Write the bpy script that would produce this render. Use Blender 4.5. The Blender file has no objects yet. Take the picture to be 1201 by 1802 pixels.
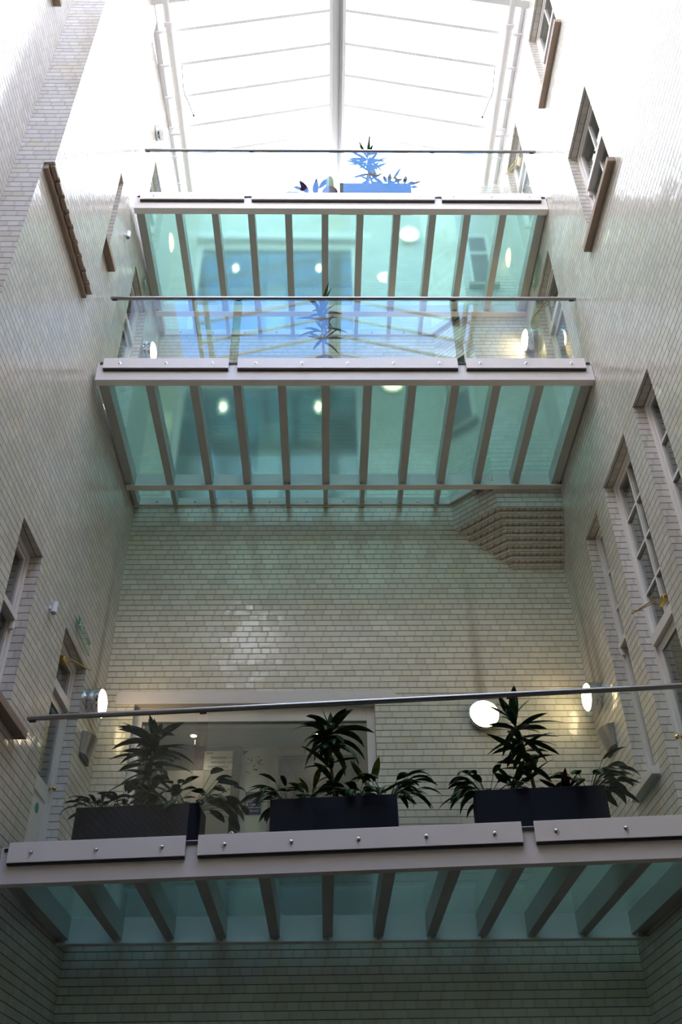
import bpy, math, random
from mathutils import Vector, Matrix

sc = bpy.context.scene
COL = sc.collection
PI = math.pi

# ------------------------------------------------------------------ camera
PITCH, YAW, ROLL, FPX = 0.6592, 0.0232, -0.0168, 1624.7
CAM = Vector((2.7306, 0.0, 1.6))
fw = Vector((math.sin(YAW) * math.cos(PITCH), math.cos(YAW) * math.cos(PITCH), math.sin(PITCH)))
r0 = Vector((math.cos(YAW), -math.sin(YAW), 0))
u0 = r0.cross(fw)
ri = r0 * math.cos(ROLL) + u0 * math.sin(ROLL)
up = -r0 * math.sin(ROLL) + u0 * math.cos(ROLL)
cd = bpy.data.cameras.new('camera')
cam = bpy.data.objects.new('camera', cd)
COL.objects.link(cam)
cam.matrix_world = Matrix(((ri.x, up.x, -fw.x, CAM.x), (ri.y, up.y, -fw.y, CAM.y), (ri.z, up.z, -fw.z, CAM.z), (0, 0, 0, 1)))
cd.sensor_fit = 'VERTICAL'
cd.sensor_height = 24.0
cd.lens = FPX / 1802 * 24.0
cd.clip_start = 0.05
cd.clip_end = 200
sc.camera = cam

# ------------------------------------------------------------------ colour management and light
sc.view_settings.view_transform = 'Standard'
sc.view_settings.look = 'None'
sc.view_settings.exposure = 0.0
sc.view_settings.gamma = 1.0
sc.view_settings.use_curve_mapping = False
cy = sc.cycles
cy.use_denoising = True
cy.max_bounces = 12
cy.diffuse_bounces = 5
cy.glossy_bounces = 4
cy.transmission_bounces = 6
cy.transparent_max_bounces = 24
cy.caustics_reflective = False
cy.caustics_refractive = True
cy.sample_clamp_indirect = 8.0

SKY_STRENGTH = 8.3
world = bpy.data.worlds.new('sky')
sc.world = world
world.use_nodes = True
nt = world.node_tree
nt.nodes.clear()
wo = nt.nodes.new('ShaderNodeOutputWorld')
bg = nt.nodes.new('ShaderNodeBackground')
tc = nt.nodes.new('ShaderNodeTexCoord')
ns = nt.nodes.new('ShaderNodeTexNoise')
ns.inputs['Scale'].default_value = 2.2
ns.inputs['Detail'].default_value = 6
cr = nt.nodes.new('ShaderNodeValToRGB')
cr.color_ramp.elements[0].position = 0.755
cr.color_ramp.elements[1].color = (0.17, 0.37, 0.90, 1)
cr.color_ramp.elements[1].position = 0.815
cr.color_ramp.elements[0].color = (0.95, 0.96, 1.06, 1)
# bright cloud everywhere but for a blue clearing high in the south, behind the viewer
dt = nt.nodes.new('ShaderNodeVectorMath'); dt.operation = 'DOT_PRODUCT'
nt.links.new(tc.outputs['Generated'], dt.inputs[0]); dt.inputs[1].default_value = (0.03, -0.55, 0.835)
nt.links.new(tc.outputs['Generated'], ns.inputs['Vector'])
ad = nt.nodes.new('ShaderNodeMath'); ad.operation = 'MULTIPLY_ADD'
nt.links.new(ns.outputs['Fac'], ad.inputs[0]); ad.inputs[1].default_value = -0.3
nt.links.new(dt.outputs['Value'], ad.inputs[2])
nt.links.new(ad.outputs[0], cr.inputs['Fac'])
nt.links.new(cr.outputs['Color'], bg.inputs['Color'])
bg.inputs['Strength'].default_value = SKY_STRENGTH
nt.links.new(bg.outputs['Background'], wo.inputs['Surface'])

pl = bpy.data.lights.new('roof_portal', 'AREA')
pl.shape = 'RECTANGLE'
pl.size = 6.4
pl.size_y = 11.8
pl.cycles.is_portal = True
po = bpy.data.objects.new('roof_portal', pl)
po.location = (3.0, 4.7, 18.4)
COL.objects.link(po)

# ------------------------------------------------------------------ node helpers
def new_mat(name):
    m = bpy.data.materials.new(name)
    m.use_nodes = True
    m.node_tree.nodes.clear()
    return m, m.node_tree, m.node_tree.nodes.new('ShaderNodeOutputMaterial')

def plain(name, col, rough=0.5, metal=0.0, spec=0.5, emit=None, es=0.0, noise=0.0, nscale=8.0, coat=0.0):
    m, t, out = new_mat(name)
    b = t.nodes.new('ShaderNodeBsdfPrincipled')
    b.inputs['Base Color'].default_value = (*col, 1)
    b.inputs['Roughness'].default_value = rough
    b.inputs['Metallic'].default_value = metal
    b.inputs['Specular IOR Level'].default_value = spec
    b.inputs['Coat Weight'].default_value = coat
    if emit:
        b.inputs['Emission Color'].default_value = (*emit, 1)
        b.inputs['Emission Strength'].default_value = es
    if noise:
        n = t.nodes.new('ShaderNodeTexNoise')
        n.inputs['Scale'].default_value = nscale
        n.inputs['Detail'].default_value = 4
        tcn = t.nodes.new('ShaderNodeTexCoord')
        t.links.new(tcn.outputs['Object'], n.inputs['Vector'])
        mx = t.nodes.new('ShaderNodeMix')
        mx.data_type = 'RGBA'
        mx.inputs[6].default_value = (*[c * (1 - noise) for c in col], 1)
        mx.inputs[7].default_value = (*[min(1, c * (1 + noise)) for c in col], 1)
        t.links.new(n.outputs['Fac'], mx.inputs[0])
        t.links.new(mx.outputs[2], b.inputs['Base Color'])
    t.links.new(b.outputs[0], out.inputs[0])
    return m

class NG:
    """tiny math-node writer"""
    def __init__(s, t): s.t = t
    def put(s, v, sock):
        if isinstance(v, (int, float)): sock.default_value = v
        else: s.t.links.new(v, sock)
    def m(s, op, a, b=0.0, c=0.0, clamp=False):
        n = s.t.nodes.new('ShaderNodeMath')
        n.operation = op
        n.use_clamp = clamp
        s.put(a, n.inputs[0]); s.put(b, n.inputs[1]); s.put(c, n.inputs[2])
        return n.outputs[0]
    def ss(s, v, e0, e1):
        n = s.t.nodes.new('ShaderNodeMapRange')
        n.interpolation_type = 'SMOOTHSTEP'
        s.put(v, n.inputs[0])
        n.inputs[1].default_value = e0; n.inputs[2].default_value = e1
        return n.outputs[0]
    def mix(s, f, a, b):
        n = s.t.nodes.new('ShaderNodeMix')
        n.data_type = 'RGBA'
        s.put(f, n.inputs[0])
        for v, i in ((a, 6), (b, 7)):
            if isinstance(v, tuple): n.inputs[i].default_value = (*v, 1)
            else: s.t.links.new(v, n.inputs[i])
        return n.outputs[2]

COURSE = 0.081
def brick_mat(name, base=(0.72, 0.675, 0.605), stains=(), rough=0.13):
    """glazed white brick in English bond, laid out in metres on the UV map; stains: (u, v_bottom, height, half width)"""
    m, t, out = new_mat(name)
    g = NG(t)
    uv = t.nodes.new('ShaderNodeUVMap')
    sp = t.nodes.new('ShaderNodeSeparateXYZ')
    t.links.new(uv.outputs[0], sp.inputs[0])
    U, V = sp.outputs[0], sp.outputs[1]
    vr = g.m('DIVIDE', V, COURSE)
    row = g.m('FLOOR', vr)
    fv = g.m('FRACT', vr)
    par = g.m('FLOORED_MODULO', row, 2.0)
    w = g.m('SUBTRACT', 0.238, g.m('MULTIPLY', par, 0.119))
    wn = t.nodes.new('ShaderNodeTexWhiteNoise'); wn.noise_dimensions = '1D'
    t.links.new(row, wn.inputs['W'])
    off = g.m('ADD', g.m('MULTIPLY', par, 0.25), g.m('MULTIPLY', g.m('FLOORED_MODULO', g.m('FLOOR', g.m('MULTIPLY', row, 0.5)), 2.0), 0.5))
    off = g.m('ADD', off, g.m('MULTIPLY', wn.outputs['Value'], 0.08))
    uu = g.m('ADD', g.m('DIVIDE', g.m('ADD', U, 20.0), w), off)
    ci = g.m('FLOOR', uu)
    fu = g.m('FRACT', uu)
    dx = g.m('MULTIPLY', g.m('SUBTRACT', 0.5, g.m('ABSOLUTE', g.m('SUBTRACT', fu, 0.5))), w)
    dz = g.m('MULTIPLY', g.m('SUBTRACT', 0.5, g.m('ABSOLUTE', g.m('SUBTRACT', fv, 0.5))), COURSE)
    vj = g.m('SUBTRACT', 1.0, g.ss(g.m('ABSOLUTE', g.m('SUBTRACT', dx, 0.0075)), 0.0008, 0.0042))
    hj = g.m('SUBTRACT', 1.0, g.ss(dz, 0.0022, 0.0058))
    cmb = t.nodes.new('ShaderNodeCombineXYZ')
    t.links.new(ci, cmb.inputs[0]); t.links.new(row, cmb.inputs[1])
    wb = t.nodes.new('ShaderNodeTexWhiteNoise'); wb.noise_dimensions = '2D'
    t.links.new(cmb.outputs[0], wb.inputs['Vector'])
    sc2 = t.nodes.new('ShaderNodeSeparateColor')
    t.links.new(wb.outputs['Color'], sc2.inputs[0])
    R, G, B = sc2.outputs[0], sc2.outputs[1], sc2.outputs[2]
    bc = g.mix(R, tuple(c * 0.90 for c in base), tuple(min(1, c * 1.06) for c in base))
    yel = g.ss(G, 0.90, 0.99)
    bc = g.mix(g.m('MULTIPLY', yel, 0.35), bc, (0.74, 0.64, 0.40))
    # broad grime
    nz = t.nodes.new('ShaderNodeTexNoise'); nz.inputs['Scale'].default_value = 0.8; nz.inputs['Detail'].default_value = 5
    t.links.new(uv.outputs[0], nz.inputs['Vector'])
    bc = g.mix(g.m('MULTIPLY', g.ss(nz.outputs['Fac'], 0.52, 0.75), 0.22), bc, (0.36, 0.31, 0.23))
    for (u_, v_, h_, s_) in stains:
        du = g.m('DIVIDE', g.m('SUBTRACT', U, u_), s_)
        ga = g.m('POWER', 2.718, g.m('MULTIPLY', g.m('MULTIPLY', du, du), -1.0))
        vv = g.m('DIVIDE', g.m('SUBTRACT', V, v_), h_)
        hh = g.m('MULTIPLY', g.m('SUBTRACT', 1.0, vv, clamp=True), g.m('GREATER_THAN', vv, 0.0))
        bc = g.mix(g.m('MULTIPLY', g.m('MULTIPLY', ga, hh), 0.6), bc, (0.16, 0.12, 0.08))
    c1 = g.mix(g.m('MULTIPLY', vj, 0.55), bc, (0.26, 0.22, 0.16))
    c2 = g.mix(g.m('MULTIPLY', hj, 0.92), c1, (0.085, 0.06, 0.045))
    # bump: joints and a slight tilt of every brick
    joint = g.m('MAXIMUM', g.m('MULTIPLY', vj, 0.25), hj)
    tilt = g.m('ADD', g.m('MULTIPLY', g.m('MULTIPLY', g.m('SUBTRACT', fu, 0.5), g.m('SUBTRACT', G, 0.5)), 2.2),
               g.m('MULTIPLY', g.m('MULTIPLY', g.m('SUBTRACT', fv, 0.5), g.m('SUBTRACT', B, 0.5)), 1.4))
    n2 = t.nodes.new('ShaderNodeTexNoise'); n2.inputs['Scale'].default_value = 11; n2.inputs['Detail'].default_value = 2
    t.links.new(uv.outputs[0], n2.inputs['Vector'])
    hgt = g.m('ADD', g.m('ADD', g.m('MULTIPLY', joint, -1.6), tilt), g.m('MULTIPLY', n2.outputs['Fac'], 1.3))
    bp = t.nodes.new('ShaderNodeBump')
    bp.inputs['Strength'].default_value = 0.75
    bp.inputs['Distance'].default_value = 0.0028
    t.links.new(hgt, bp.inputs['Height'])
    b = t.nodes.new('ShaderNodeBsdfPrincipled')
    t.links.new(c2, b.inputs['Base Color'])
    rr = g.m('ADD', rough, g.m('MULTIPLY', joint, 0.6), clamp=True)
    t.links.new(rr, b.inputs['Roughness'])
    b.inputs['IOR'].default_value = 1.55
    t.links.new(bp.outputs[0], b.inputs['Normal'])
    t.links.new(b.outputs[0], out.inputs[0])
    return m

def glass_mat(name, tint, diff=0.0, diff_col=(1, 1, 1), rough=0.0, spec_boost=1.0, frost=0.0, frost_rough=0.12):
    """see-through pane: transmitted light tinted, Fresnel mirror on both faces, optional frosting"""
    m, t, out = new_mat(name)
    g = NG(t)
    geo = t.nodes.new('ShaderNodeNewGeometry')
    ior = g.m('ADD', 1.52, g.m('MULTIPLY', geo.outputs['Backfacing'], 1 / 1.52 - 1.52))
    fr = t.nodes.new('ShaderNodeFresnel')
    t.links.new(ior, fr.inputs['IOR'])
    tr = t.nodes.new('ShaderNodeBsdfTransparent')
    tr.inputs[0].default_value = (*tint, 1)
    gl = t.nodes.new('ShaderNodeBsdfGlossy')
    gl.inputs['Roughness'].default_value = rough
    body = tr.outputs[0]
    if frost:
        rf = t.nodes.new('ShaderNodeBsdfRefraction')
        rf.inputs['Color'].default_value = (*tint, 1)
        rf.inputs['IOR'].default_value = 1.12
        rf.inputs['Roughness'].default_value = frost_rough
        mf = t.nodes.new('ShaderNodeMixShader'); mf.inputs[0].default_value = frost
        t.links.new(tr.outputs[0], mf.inputs[1]); t.links.new(rf.outputs[0], mf.inputs[2])
        body = mf.outputs[0]
    if diff:
        tl = t.nodes.new('ShaderNodeBsdfTranslucent')
        tl.inputs[0].default_value = (*diff_col, 1)
        mx = t.nodes.new('ShaderNodeMixShader')
        mx.inputs[0].default_value = diff
        t.links.new(body, mx.inputs[1]); t.links.new(tl.outputs[0], mx.inputs[2])
        body = mx.outputs[0]
    m2 = t.nodes.new('ShaderNodeMixShader')
    t.links.new(g.m('MULTIPLY', fr.outputs[0], spec_boost, clamp=True), m2.inputs[0])
    t.links.new(body, m2.inputs[1]); t.links.new(gl.outputs[0], m2.inputs[2])
    t.links.new(m2.outputs[0], out.inputs[0])
    return m

def leaf_mat(name, c1, c2, rough=0.35):
    m, t, out = new_mat(name)
    g = NG(t)
    tcn = t.nodes.new('ShaderNodeTexCoord')
    n = t.nodes.new('ShaderNodeTexNoise'); n.inputs['Scale'].default_value = 14; n.inputs['Detail'].default_value = 3
    t.links.new(tcn.outputs['Object'], n.inputs['Vector'])
    c = g.mix(g.ss(n.outputs['Fac'], 0.35, 0.7), c1, c2)
    b = t.nodes.new('ShaderNodeBsdfPrincipled')
    t.links.new(c, b.inputs['Base Color'])
    b.inputs['Roughness'].default_value = rough
    tl = t.nodes.new('ShaderNodeBsdfTranslucent')
    t.links.new(c, tl.inputs[0])
    mx = t.nodes.new('ShaderNodeMixShader'); mx.inputs[0].default_value = 0.25
    t.links.new(b.outputs[0], mx.inputs[1]); t.links.new(tl.outputs[0], mx.inputs[2])
    t.links.new(mx.outputs[0], out.inputs[0])
    return m

M = {}
M['brick'] = brick_mat('glazed_brick')
M['brick_left'] = brick_mat('glazed_brick_left', stains=((9.95, 6.62, 2.3, 0.09),))
M['brick_right'] = brick_mat('glazed_brick_right', stains=((10.06, 6.72, 2.2, 0.09), (9.80, 6.6, 1.6, 0.16)))
M['brick_front'] = brick_mat('white_brick', base=(0.80, 0.75, 0.68))  # unseen front wall, paler than the others to bounce light onto the bridges
M['brick_back'] = brick_mat('glazed_brick_back', base=(0.76, 0.715, 0.59), stains=((4.66, 6.66, 2.2, 0.07),))
M['white'] = plain('white_paint', (0.80, 0.74, 0.70), 0.45, noise=0.03)
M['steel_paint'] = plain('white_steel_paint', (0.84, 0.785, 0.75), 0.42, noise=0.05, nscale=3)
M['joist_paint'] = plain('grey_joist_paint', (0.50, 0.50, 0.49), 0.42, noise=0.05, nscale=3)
M['roof_paint'] = plain('roof_white_paint', (0.80, 0.79, 0.80), 0.45)
M['frame'] = plain('window_paint', (0.80, 0.76, 0.73), 0.35)
M['sill'] = plain('stone_sill', (0.36, 0.27, 0.21), 0.7, noise=0.15)
M['rail'] = plain('brushed_steel', (0.33, 0.31, 0.30), 0.28, metal=1.0)
M['chrome'] = plain('chrome', (0.78, 0.80, 0.84), 0.10, metal=1.0)
M['brass'] = plain('brass', (0.62, 0.44, 0.14), 0.25, metal=1.0)
M['rubber'] = plain('black_rubber', (0.015, 0.015, 0.017), 0.5)
M['planter'] = plain('planter_dark_blue', (0.006, 0.008, 0.022), 0.6, spec=0.25)
M['soil'] = plain('soil', (0.03, 0.02, 0.012), 0.95, noise=0.3, nscale=40)
M['glass'] = glass_mat('clear_glass', (0.955, 0.985, 0.965))
M['roof_glass'] = glass_mat('roof_glass', (0.97, 0.985, 0.99))
M['floor_glass'] = glass_mat('frosted_green_glass', (0.56, 0.77, 0.72), 0.10, (0.66, 0.86, 0.84), 0.02, frost=1.0, frost_rough=0.24)
M['pane'] = glass_mat('window_glass', (0.86, 0.90, 0.88), spec_boost=1.3)
M['lens'] = plain('lamp_lens', (0.9, 0.85, 0.75), 0.3, emit=(1.0, 0.76, 0.42), es=15)
M['spot'] = plain('downlight_glow', (1, 0.9, 0.8), 0.3, emit=(1.0, 0.62, 0.34), es=45)
M['ceil'] = plain('corridor_ceiling', (0.60, 0.60, 0.58), 0.8)
M['plaster'] = plain('corridor_plaster', (0.78, 0.80, 0.76), 0.8)
M['door_grey'] = plain('grey_door', (0.42, 0.39, 0.36), 0.5)
M['dark'] = plain('dark_frame', (0.05, 0.045, 0.045), 0.5)
M['darkroom'] = plain('dark_interior', (0.07, 0.075, 0.08), 0.9)
M['room'] = plain('room_interior', (0.35, 0.30, 0.22), 0.9)
M['paper'] = plain('paper', (0.80, 0.81, 0.80), 0.7)
M['ink'] = plain('ink_black', (0.03, 0.03, 0.03), 0.7)
M['blue_ink'] = plain('ink_blue', (0.06, 0.08, 0.26), 0.7)
M['green_ink'] = plain('sign_green', (0.03, 0.30, 0.17), 0.5)
M['sign_clear'] = glass_mat('clear_acrylic', (0.93, 0.96, 0.94))
M['yellow'] = plain('print_yellow', (0.75, 0.62, 0.10), 0.7)
M['red'] = plain('print_red', (0.60, 0.10, 0.06), 0.7)
M['teal'] = plain('print_teal', (0.10, 0.40, 0.45), 0.7)
M['floor'] = plain('hall_floor', (0.035, 0.03, 0.025), 0.45, noise=0.2, nscale=2)
M['grey_plastic'] = plain('grey_metal', (0.30, 0.30, 0.30), 0.35, metal=0.6)
M['plastic'] = plain('white_plastic', (0.80, 0.80, 0.83), 0.4)
M['leaf'] = leaf_mat('leaf_dark', (0.012, 0.05, 0.014), (0.035, 0.11, 0.03))
M['leaf2'] = leaf_mat('leaf_mid', (0.02, 0.065, 0.015), (0.06, 0.15, 0.03))
M['leaf3'] = leaf_mat('leaf_yellow', (0.08, 0.14, 0.02), (0.30, 0.26, 0.04))
M['leaf_red'] = leaf_mat('leaf_bronze', (0.06, 0.02, 0.015), (0.14, 0.05, 0.03))
M['leaf_purple'] = leaf_mat('leaf_purple', (0.09, 0.015, 0.10), (0.16, 0.04, 0.20))
M['stem'] = plain('stem_bark', (0.20, 0.13, 0.07), 0.85, noise=0.3, nscale=30)
M['cactus'] = plain('cactus_skin', (0.22, 0.27, 0.12), 0.7, noise=0.3, nscale=30)
M['pot'] = plain('pot_dark', (0.05, 0.03, 0.04), 0.5)

# ------------------------------------------------------------------ mesh helpers
def ident(u, d, z): return Vector((u, d, z))

class MB:
    def __init__(s, f=ident):
        s.v = []; s.f = []; s.fr = f; s.smooth = False
    def pt(s, p): s.v.append(Vector(s.fr(*p))); return len(s.v) - 1
    def face(s, pts): s.f.append([s.pt(p) for p in pts])
    def hexa(s, c):
        i = [s.pt(p) for p in c]
        for q in ((0, 3, 2, 1), (4, 5, 6, 7), (0, 1, 5, 4), (1, 2, 6, 5), (2, 3, 7, 6), (3, 0, 4, 7)):
            s.f.append([i[k] for k in q])
    def box(s, x0, x1, y0, y1, z0, z1):
        s.hexa([(x0, y0, z0), (x1, y0, z0), (x1, y1, z0), (x0, y1, z0), (x0, y0, z1), (x1, y0, z1), (x1, y1, z1), (x0, y1, z1)])
        return s
    def prism(s, poly, z0, z1):
        a = [s.pt((x, y, z0)) for x, y in poly]; b = [s.pt((x, y, z1)) for x, y in poly]
        n = len(poly)
        s.f.append(a[::-1]); s.f.append(b)
        for k in range(n): s.f.append([a[k], a[(k + 1) % n], b[(k + 1) % n], b[k]])
        return s
    def tube(s, pts, r, n=12, caps=True, radii=None):
        pts = [Vector(p) for p in pts]
        rings = []
        prev = None
        for k, p in enumerate(pts):
            d = (pts[min(k + 1, len(pts) - 1)] - pts[max(k - 1, 0)]).normalized()
            if prev is None:
                a = Vector((0, 0, 1)) if abs(d.z) < 0.9 else Vector((1, 0, 0))
                x = d.cross(a).normalized()
            else:
                x = (prev - d * prev.dot(d)).normalized()
            prev = x
            y = d.cross(x)
            rr = radii[k] if radii else r
            rings.append([s.pt(p + x * (rr * math.cos(2 * PI * j / n)) + y * (rr * math.sin(2 * PI * j / n))) for j in range(n)])
        for a, b in zip(rings, rings[1:]):
            for j in range(n): s.f.append([a[j], a[(j + 1) % n], b[(j + 1) % n], b[j]])
        if caps: s.f.append(rings[0][::-1]); s.f.append(rings[-1])
        return s
    def lathe(s, o, ax, prof, n=32):
        """prof: (distance along axis, radius)"""
        o = Vector(o); ax = Vector(ax).normalized()
        return s.tube([o + ax * (h + 1e-5 * i) for i, (h, r) in enumerate(prof)], 0, n, True, [r for h, r in prof])
    def build(s, name, mat, parent=None, smooth=False, bevel=0.0, bricks=False):
        me = bpy.data.meshes.new(name)
        c = Vector((0, 0, 0))
        if s.v:
            lo = Vector([min(v[i] for v in s.v) for i in range(3)]); hi = Vector([max(v[i] for v in s.v) for i in range(3)])
            c = (lo + hi) / 2
        me.from_pydata([v - c for v in s.v], [], s.f)
        me.materials.append(mat)
        if bricks:
            uvl = me.uv_layers.new(name='UVMap')
            for p in me.polygons:
                n = p.normal
                if abs(n.z) < 0.9:
                    t_ = Vector((-n.y, n.x, 0)).normalized()
                    if abs(n.x) > abs(n.y): t_ = t_ if t_.y > 0 else -t_
                    else: t_ = t_ if t_.x > 0 else -t_
                    for li in p.loop_indices:
                        w = me.vertices[me.loops[li].vertex_index].co + c
                        uvl.data[li].uv = (w.dot(t_), w.z)
                else:
                    for li in p.loop_indices:
                        w = me.vertices[me.loops[li].vertex_index].co + c
                        uvl.data[li].uv = (w.y, w.x + 0.04)
        if smooth:
            for p in me.polygons: p.use_smooth = True
            me.update()
        o = bpy.data.objects.new(name, me)
        COL.objects.link(o)
        if parent is not None:
            o.parent = parent
            o.location = c - wloc(parent)
        else:
            o.location = c
        if bevel:
            b = o.modifiers.new('bevel', 'BEVEL'); b.width = bevel; b.segments = 2; b.limit_method = 'ANGLE'
        if smooth:
            e = o.modifiers.new('edges', 'EDGE_SPLIT'); e.split_angle = math.radians(40)
        return o

def wloc(o):
    l = o.location.copy()
    while o.parent is not None:
        o = o.parent
        l += o.location
    return l

def tag(o, label=None, cat=None, group=None, kind=None):
    if label: o['label'] = label
    if cat: o['category'] = cat
    if group: o['group'] = group
    if kind: o['kind'] = kind
    return o

def thing(name, loc, label=None, cat=None, group=None, kind=None):
    o = bpy.data.objects.new(name, None)
    o.empty_display_size = 0.1
    o.location = loc
    COL.objects.link(o)
    return tag(o, label, cat, group, kind)

def frame(o, ang):
    """local axes: u along a wall, d into it, z up"""
    o = Vector(o); c, s_ = math.cos(ang), math.sin(ang)
    def f(u, d, z): return Vector((o.x + u * c - d * s_, o.y + u * s_ + d * c, z))
    return f

# ------------------------------------------------------------------ wall frames (u = world y on the side walls)
SL = 0.0286
def FL(u, d, z):      # left wall, d into the wall (-x)
    return Vector((-0.12 + SL * (u - 5.3) - d, u + SL * d, z))
def FR(u, d, z):      # right wall, d into the wall (+x)
    return Vector((6.0 + d, u, z))
YB = 10.377
def FB(u, d, z):      # back wall, d into the wall (+y)
    return Vector((u, YB + d, z))
TOP = 17.1

def wall(name, fr, u0, u1, z0, z1, holes, thick=0.30, mat='brick', kind='structure'):
    """wall slab with rectangular openings (ua, ub, za, zb), one mesh"""
    m = MB(fr)
    us = sorted({u0, u1, *[h[0] for h in holes], *[h[1] for h in holes]})
    zs = sorted({z0, z1, *[h[2] for h in holes], *[h[3] for h in holes]})
    us = [u for u in us if u0 <= u <= u1]; zs = [z for z in zs if z0 <= z <= z1]
    for a, b in zip(us, us[1:]):
        for c, d in zip(zs, zs[1:]):
            mu, mz = (a + b) / 2, (c + d) / 2
            if any(h[0] < mu < h[1] and h[2] < mz < h[3] for h in holes): continue
            m.face([(a, 0, c), (b, 0, c), (b, 0, d), (a, 0, d)])
            m.face([(a, thick, c), (a, thick, d), (b, thick, d), (b, thick, c)])
    for (a, b, c, d) in holes:
        m.face([(a, 0, c), (a, thick, c), (a, thick, d), (a, 0, d)])
        m.face([(b, 0, c), (b, 0, d), (b, thick, d), (b, thick, c)])
        m.face([(a, 0, d), (a, thick, d), (b, thick, d), (b, 0, d)])
        m.face([(a, 0, c), (b, 0, c), (b, thick, c), (a, thick, c)])
    m.face([(u0, 0, z0), (u0, 0, z1), (u0, thick, z1), (u0, thick, z0)])
    m.face([(u1, 0, z0), (u1, thick, z0), (u1, thick, z1), (u1, 0, z1)])
    m.face([(u0, 0, z1), (u1, 0, z1), (u1, thick, z1), (u0, thick, z1)])
    m.face([(u0, 0, z0), (u0, thick, z0), (u1, thick, z0), (u1, 0, z0)])
    o = m.build(name, M[mat], bricks=True)
    return tag(o, kind=kind)

YS = 5.3          # where the left wall steps in
YF = -1.0         # end of the light well behind the viewer
ZL = (3.873, 9.612, 13.215)                      # undersides of the three bridges
FLOORS = tuple(z + 0.285 for z in ZL)

# openings: right wall
R_SIDE1 = (6.447, 7.0, 5.13, 8.425)
R_DOOR1 = (7.397, 8.326, FLOORS[0] + 0.03, 8.405)
R_SIDE2 = (8.718, 9.277, 5.13, 8.37)
R_W4 = (5.815, 6.818, 11.06, 12.845)
R_W5 = (5.95, 6.978, 14.70, 16.47)
R_DOOR2 = (8.248, 9.229, FLOORS[1] + 0.03, 12.82)
R_DOOR3 = (8.309, 9.23, FLOORS[2] + 0.03, 16.42)
# left wall
L_A = (6.885, 7.53, 5.18, 6.885)
L_DOOR1 = (8.566, 9.506, FLOORS[0] + 0.03, 6.70)
L_DOOR2 = (8.536, 9.40, FLOORS[1] + 0.03, 12.80)
L_DOOR3 = (8.506, 9.38, FLOORS[2] + 0.03, 15.52)
L_SLOT = (7.14, 7.42, 11.50, 13.17)
L_NEARW = (3.9, 4.85, 13.02, 14.8)
# back wall doorway widths on each level
B_DW = [(0.41, 3.345, FLOORS[k] + 0.0, FLOORS[k] + 2.525) for k in range(3)]

YR = -7.0         # far end of the unseen hall, shaped to look dark in the glass
HC = 9.8          # its ceiling height, raised so the lowest balustrade reflects darkness
wall('wall_right', FR, YR, YB + 0.3, 0, TOP, [R_SIDE1, R_DOOR1, R_SIDE2, R_W4, R_W5, R_DOOR2, R_DOOR3], mat='brick_right')
wall('wall_left', FL, YS, YB + 0.3, 0, TOP, [L_A, L_DOOR1, L_DOOR2, L_DOOR3, L_SLOT], mat='brick_left')
def FN(u, d, z): return Vector((-0.42 - d, u, z))
wall('wall_left_near', FN, YR, YS + 0.3, 0, TOP, [L_NEARW], thick=0.3)
m = MB(); m.box(-0.419, -0.12, YS, YS + 0.3, 0, TOP)
tag(m.build('wall_left_return', M['brick'], bricks=True), kind='structure')
# upper block of the left wall, standing proud on two oversailing courses
m = MB(FL)
m.box(YS, 6.99, -0.11, 0.0, 10.24, TOP)
o = m.build('wall_left_projection', M['brick'], bricks=True); tag(o, kind='structure')
m = MB(FL); m.box(YS + 0.02, 6.98, -0.05, 0.0, 10.155, 10.24)
for k in range(9):
    m.box(YS + 0.03 + k * 0.19, YS + 0.17 + k * 0.187, -0.11, -0.06, 10.20, 10.24)
o = m.build('wall_left_corbel', plain('corbel_brick', (0.40, 0.30, 0.24), 0.5, noise=0.2), bricks=True); tag(o, kind='structure')
wall('wall_back', FB, -0.3, 6.3, 0, TOP, B_DW, mat='brick_back')
# wall behind the viewer: one high window, two more above added for light
def FF(u, d, z): return Vector((u, YF - d, z))
wall('wall_front', FF, -0.72, 6.3, HC, TOP, [(0.25, 1.25, 13.4, 14.9), (0.1, 1.3, 15.3, 16.9), (3.3, 4.5, 15.3, 16.9)], mat='brick_front')
def FH(u, d, z): return Vector((u, YR - d, z))
wall('wall_unseen_hall_end', FH, -0.72, 6.3, 0, HC, [], mat='darkroom')  # unseen, blackened to cut haze in the glass reflections
m = MB(); m.box(-0.42, 6.0, YR, YF - 0.3, HC, HC + 0.2)
tag(m.build('ceiling_unseen_hall', M['darkroom']), kind='structure')  # unseen, kept dark so less light reaches the glass and well bottom
m = MB(); m.box(-0.72, 6.3, YR - 0.3, YB + 4, -0.2, 0.0)
tag(m.build('floor', M['floor']), kind='structure')

# chimney breast in the back right corner on eight oversailing courses
m = MB()
m.prism([(4.56, YB), (5.09, 9.845), (6.0, 9.845), (6.0, YB)], 9.30, 16.90)
o = m.build('wall_breast', M['brick'], bricks=True); tag(o, kind='structure')
for k in range(8):
    f_ = (k + 1) / 8.6
    a = (4.56 + 0.74 * f_, YB); yb_ = 9.845 + (YB - 9.845) * f_
    c_ = (5.09 + 0.24 * f_, yb_)
    zt = 9.30 - COURSE * k
    m = MB()
    m.prism([a, c_, (6.0, yb_), (6.0, YB)], zt - COURSE, zt - 0.012)
    m.prism([(a[0] + .03, YB), (c_[0] + .02, yb_ + .03), (6.0, yb_ + .03), (6.0, YB)], zt - 0.012, zt)
    o = m.build('trim_%d' % (k + 1), M['brick'], bricks=True, bevel=0.008)
    tag(o, kind='structure')

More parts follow.
